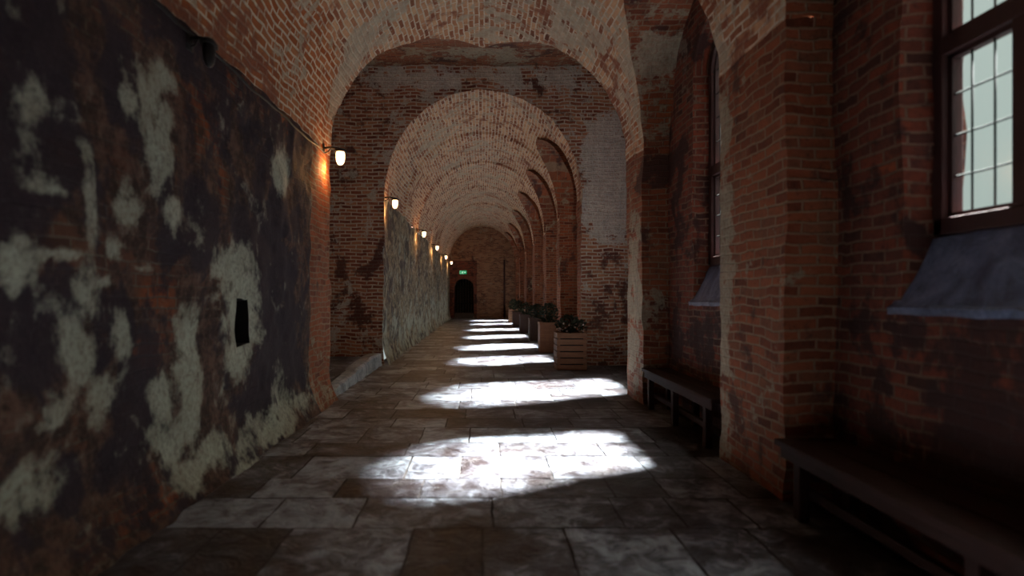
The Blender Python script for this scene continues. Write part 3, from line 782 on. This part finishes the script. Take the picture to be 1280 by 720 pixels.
dk = make_lamp(False); dk.location = (XL-.01, 4.55, 3.40); dk.scale = (.62, 1.15, .9)
tag(dk, 'black unlit lamp fitting high on the near left wall', 'lamp')
mb = MB(); pts = [(XL+.035, y, ZS-.06+.012*math.sin(y*4.1)+.008*math.sin(y*9.7)) for y in L(-3.5, 8.3, 60)]
mb.tube(pts, .011, 6); mb.build('cable', M['black'], bpy.data.objects['wall_left'])

# ------------------------------------------------------------------ benches
def bench(y0, y1, xf, ztop, label, legs):
    dpt = XW-.03-xf
    r = empty('bench', (xf, (y0+y1)/2, 0), label, 'bench', 'benches under the windows'); cy = (y0+y1)/2; h = (y1-y0)/2
    m = MB(); m.box((0, -h, ztop-.045), (dpt*.48, h, ztop), bev=.008); m.box((dpt*.52, -h, ztop-.045), (dpt, h, ztop), bev=.008); m.build('seat', M['bench'], r)
    m = MB(); m.box((.025, -h+.05, ztop-.12), (.055, h-.05, ztop-.045), bev=.004); m.build('apron', M['bench'], r)
    m = MB(); m.box((.12, -h+.1, .14), (.17, h-.1, .20), bev=.006); m.build('stretcher', M['bench'], r)
    for ly in legs:
        for lx in (.03, dpt-.10):
            m = MB(); m.box((lx, ly-cy-.04, 0.002), (lx+.07, ly-cy+.04, ztop-.045), bev=.006); m.build('leg', M['bench'], r)
    return r
bench(5.72, 8.22, 2.15, .52, 'dark wooden bench in the second window recess, between the two brick piers', [5.98, 7.0, 8.0])
bench(.85, 4.3, 2.06, .49, 'dark wooden bench in the shadowed recess under the nearest window', [1.1, 2.6, 4.05])

# ------------------------------------------------------------------ planters along the right side
def shrub(cx, cy, z0, h, r, nleaf, rnd, mi=0):
    m = MB()
    for s in range(7):
        a = rnd.uniform(0, 6.28); rr = rnd.uniform(0, r*.6)
        m.tube([(cx, cy, z0), (cx+rr*.5*math.cos(a), cy+rr*.5*math.sin(a), z0+h*.5), (cx+rr*math.cos(a), cy+rr*math.sin(a), z0+h*.9)], [.012, .008, .004], 5)
    for i in range(nleaf):
        a = rnd.uniform(0, 6.28); u = rnd.random()**.5; t = rnd.random()
        rad = r*u*math.sin(math.pi*(.15+.8*t)); p = Vector((cx+rad*math.cos(a), cy+rad*math.sin(a), z0+.05+h*t))
        d = Vector((math.cos(a)+rnd.uniform(-.6, .6), math.sin(a)+rnd.uniform(-.6, .6), rnd.uniform(-.2, 1))).normalized()
        sd_ = d.cross(Vector((rnd.uniform(-1, 1), rnd.uniform(-1, 1), 1))).normalized(); ln = rnd.uniform(.05, .1); wd = ln*.33
        up = d.cross(sd_)*ln*.12
        m.face([p, p+d*ln*.45+sd_*wd+up, p+d*ln, p+d*ln*.45-sd_*wd+up])
    return m
def planter(x, y, wx, wy, h, label, slats, plant_h, rnd, mat, group, flowers=False):
    r = empty('planter', (x, y, 0), label, 'planter', group)
    if slats:
        k_ = 6; sh = h/k_
        for side in range(4):
            m = MB()
            for i in range(k_):
                z0 = .01+i*sh; z1 = z0+sh*.82
                if side == 0: m.box((-wx/2, -wy/2, z0), (wx/2, -wy/2+.018, z1), bev=.003)
                if side == 1: m.box((-wx/2, wy/2-.018, z0), (wx/2, wy/2, z1), bev=.003)
                if side == 2: m.box((-wx/2, -wy/2+.02, z0), (-wx/2+.018, wy/2-.02, z1), bev=.003)
                if side == 3: m.box((wx/2-.018, -wy/2+.02, z0), (wx/2, wy/2-.02, z1), bev=.003)
            m.build('slat_side', mat, r)
        for sx in (-1, 1):
            for sy in (-1, 1):
                cx, cy = sx*(wx/2-.045), sy*(wy/2-.045)
                m = MB(); m.box((cx-.024, cy-.024, 0), (cx+.024, cy+.024, h), bev=.003); m.build('corner_post', mat, r)
        m = MB(); m.box((-wx/2+.03, -wy/2+.03, .02), (wx/2-.03, wy/2-.03, h-.06)); m.build('liner', M['soil'], r)
    else:
        for side in range(4):
            m = MB(); t = .02
            nb = 4
            for i in range(nb):
                a0, a1 = -.5+i/nb, -.5+(i+1)/nb
                if side < 2:
                    yy = -wy/2 if side == 0 else wy/2-t; m.box((a0*wx+.002, yy, .0), (a1*wx-.002, yy+t, h), bev=.003)
                else:
                    xx = -wx/2 if side == 2 else wx/2-t; m.box((xx, a0*(wy-2*t)+.002, 0), (xx+t, a1*(wy-2*t)-.002, h), bev=.003)
            m.build('board_side', mat, r)
        m = MB(); m.box((-wx/2-.012, -wy/2-.012, h-.05), (wx/2+.012, -wy/2+.005, h+.01), bev=.003); m.box((-wx/2-.012, wy/2-.005, h-.05), (wx/2+.012, wy/2+.012, h+.01), bev=.003)
        m.box((-wx/2-.012, -wy/2+.006, h-.05), (-wx/2+.005, wy/2-.006, h+.01), bev=.003); m.box((wx/2-.005, -wy/2+.006, h-.05), (wx/2+.012, wy/2-.006, h+.01), bev=.003); m.build('rim', mat, r)
        m = MB(); m.box((-wx/2+.022, -wy/2+.022, .05), (wx/2-.022, wy/2-.022, h-.04)); m.build('soil', M['soil'], r)
    shrub(0, 0, h-.06, plant_h, min(wx, wy)*.52, 420, rnd).build('foliage', M['leaf'], r)
    if flowers:
        m = MB()
        for i in range(26):
            a = rnd.uniform(0, 6.28); q = rnd.uniform(.05, wx*.45); p = Vector((q*math.cos(a), q*math.sin(a)*.8, h+rnd.uniform(.0, plant_h*.55)))
            bm = bmesh.new(); bmesh.ops.create_icosphere(bm, subdivisions=1, radius=rnd.uniform(.014, .026))
            for v in bm.verts: v.co = v.co+p
            m.frombm(bm)
        m.build('blossom', M['flower'], r)
    return r
rnd = random.Random(5)
G = 'planters along the right side of the corridor'
planter(1.78, 12.35, .60, .55, .76, 'nearest planter on the right, a slatted wooden crate with low dark plants', True, .32, rnd, M['crate'], G, True)
planter(1.75, 16.1, .50, .60, .78, 'second planter from the front, brown boarded box with a dark shrub', False, .5, rnd, M['crate'], G)
planter(1.80, 20.2, .50, .55, .74, 'third planter from the front, dark box with a bushy shrub', False, .46, rnd, M['crate2'], G)
planter(1.75, 24.4, .50, .55, .72, 'fourth planter from the front, dark box with a bushy shrub', False, .48, rnd, M['crate2'], G)
planter(1.70, 28.6, .55, .55, .72, 'fifth planter from the front, dark box with a bushy shrub', False, .52, rnd, M['crate2'], G)
planter(1.70, 33.2, .55, .55, .74, 'farthest planter on the right, pale slatted box with a dark shrub', True, .52, rnd, M['crate'], G)
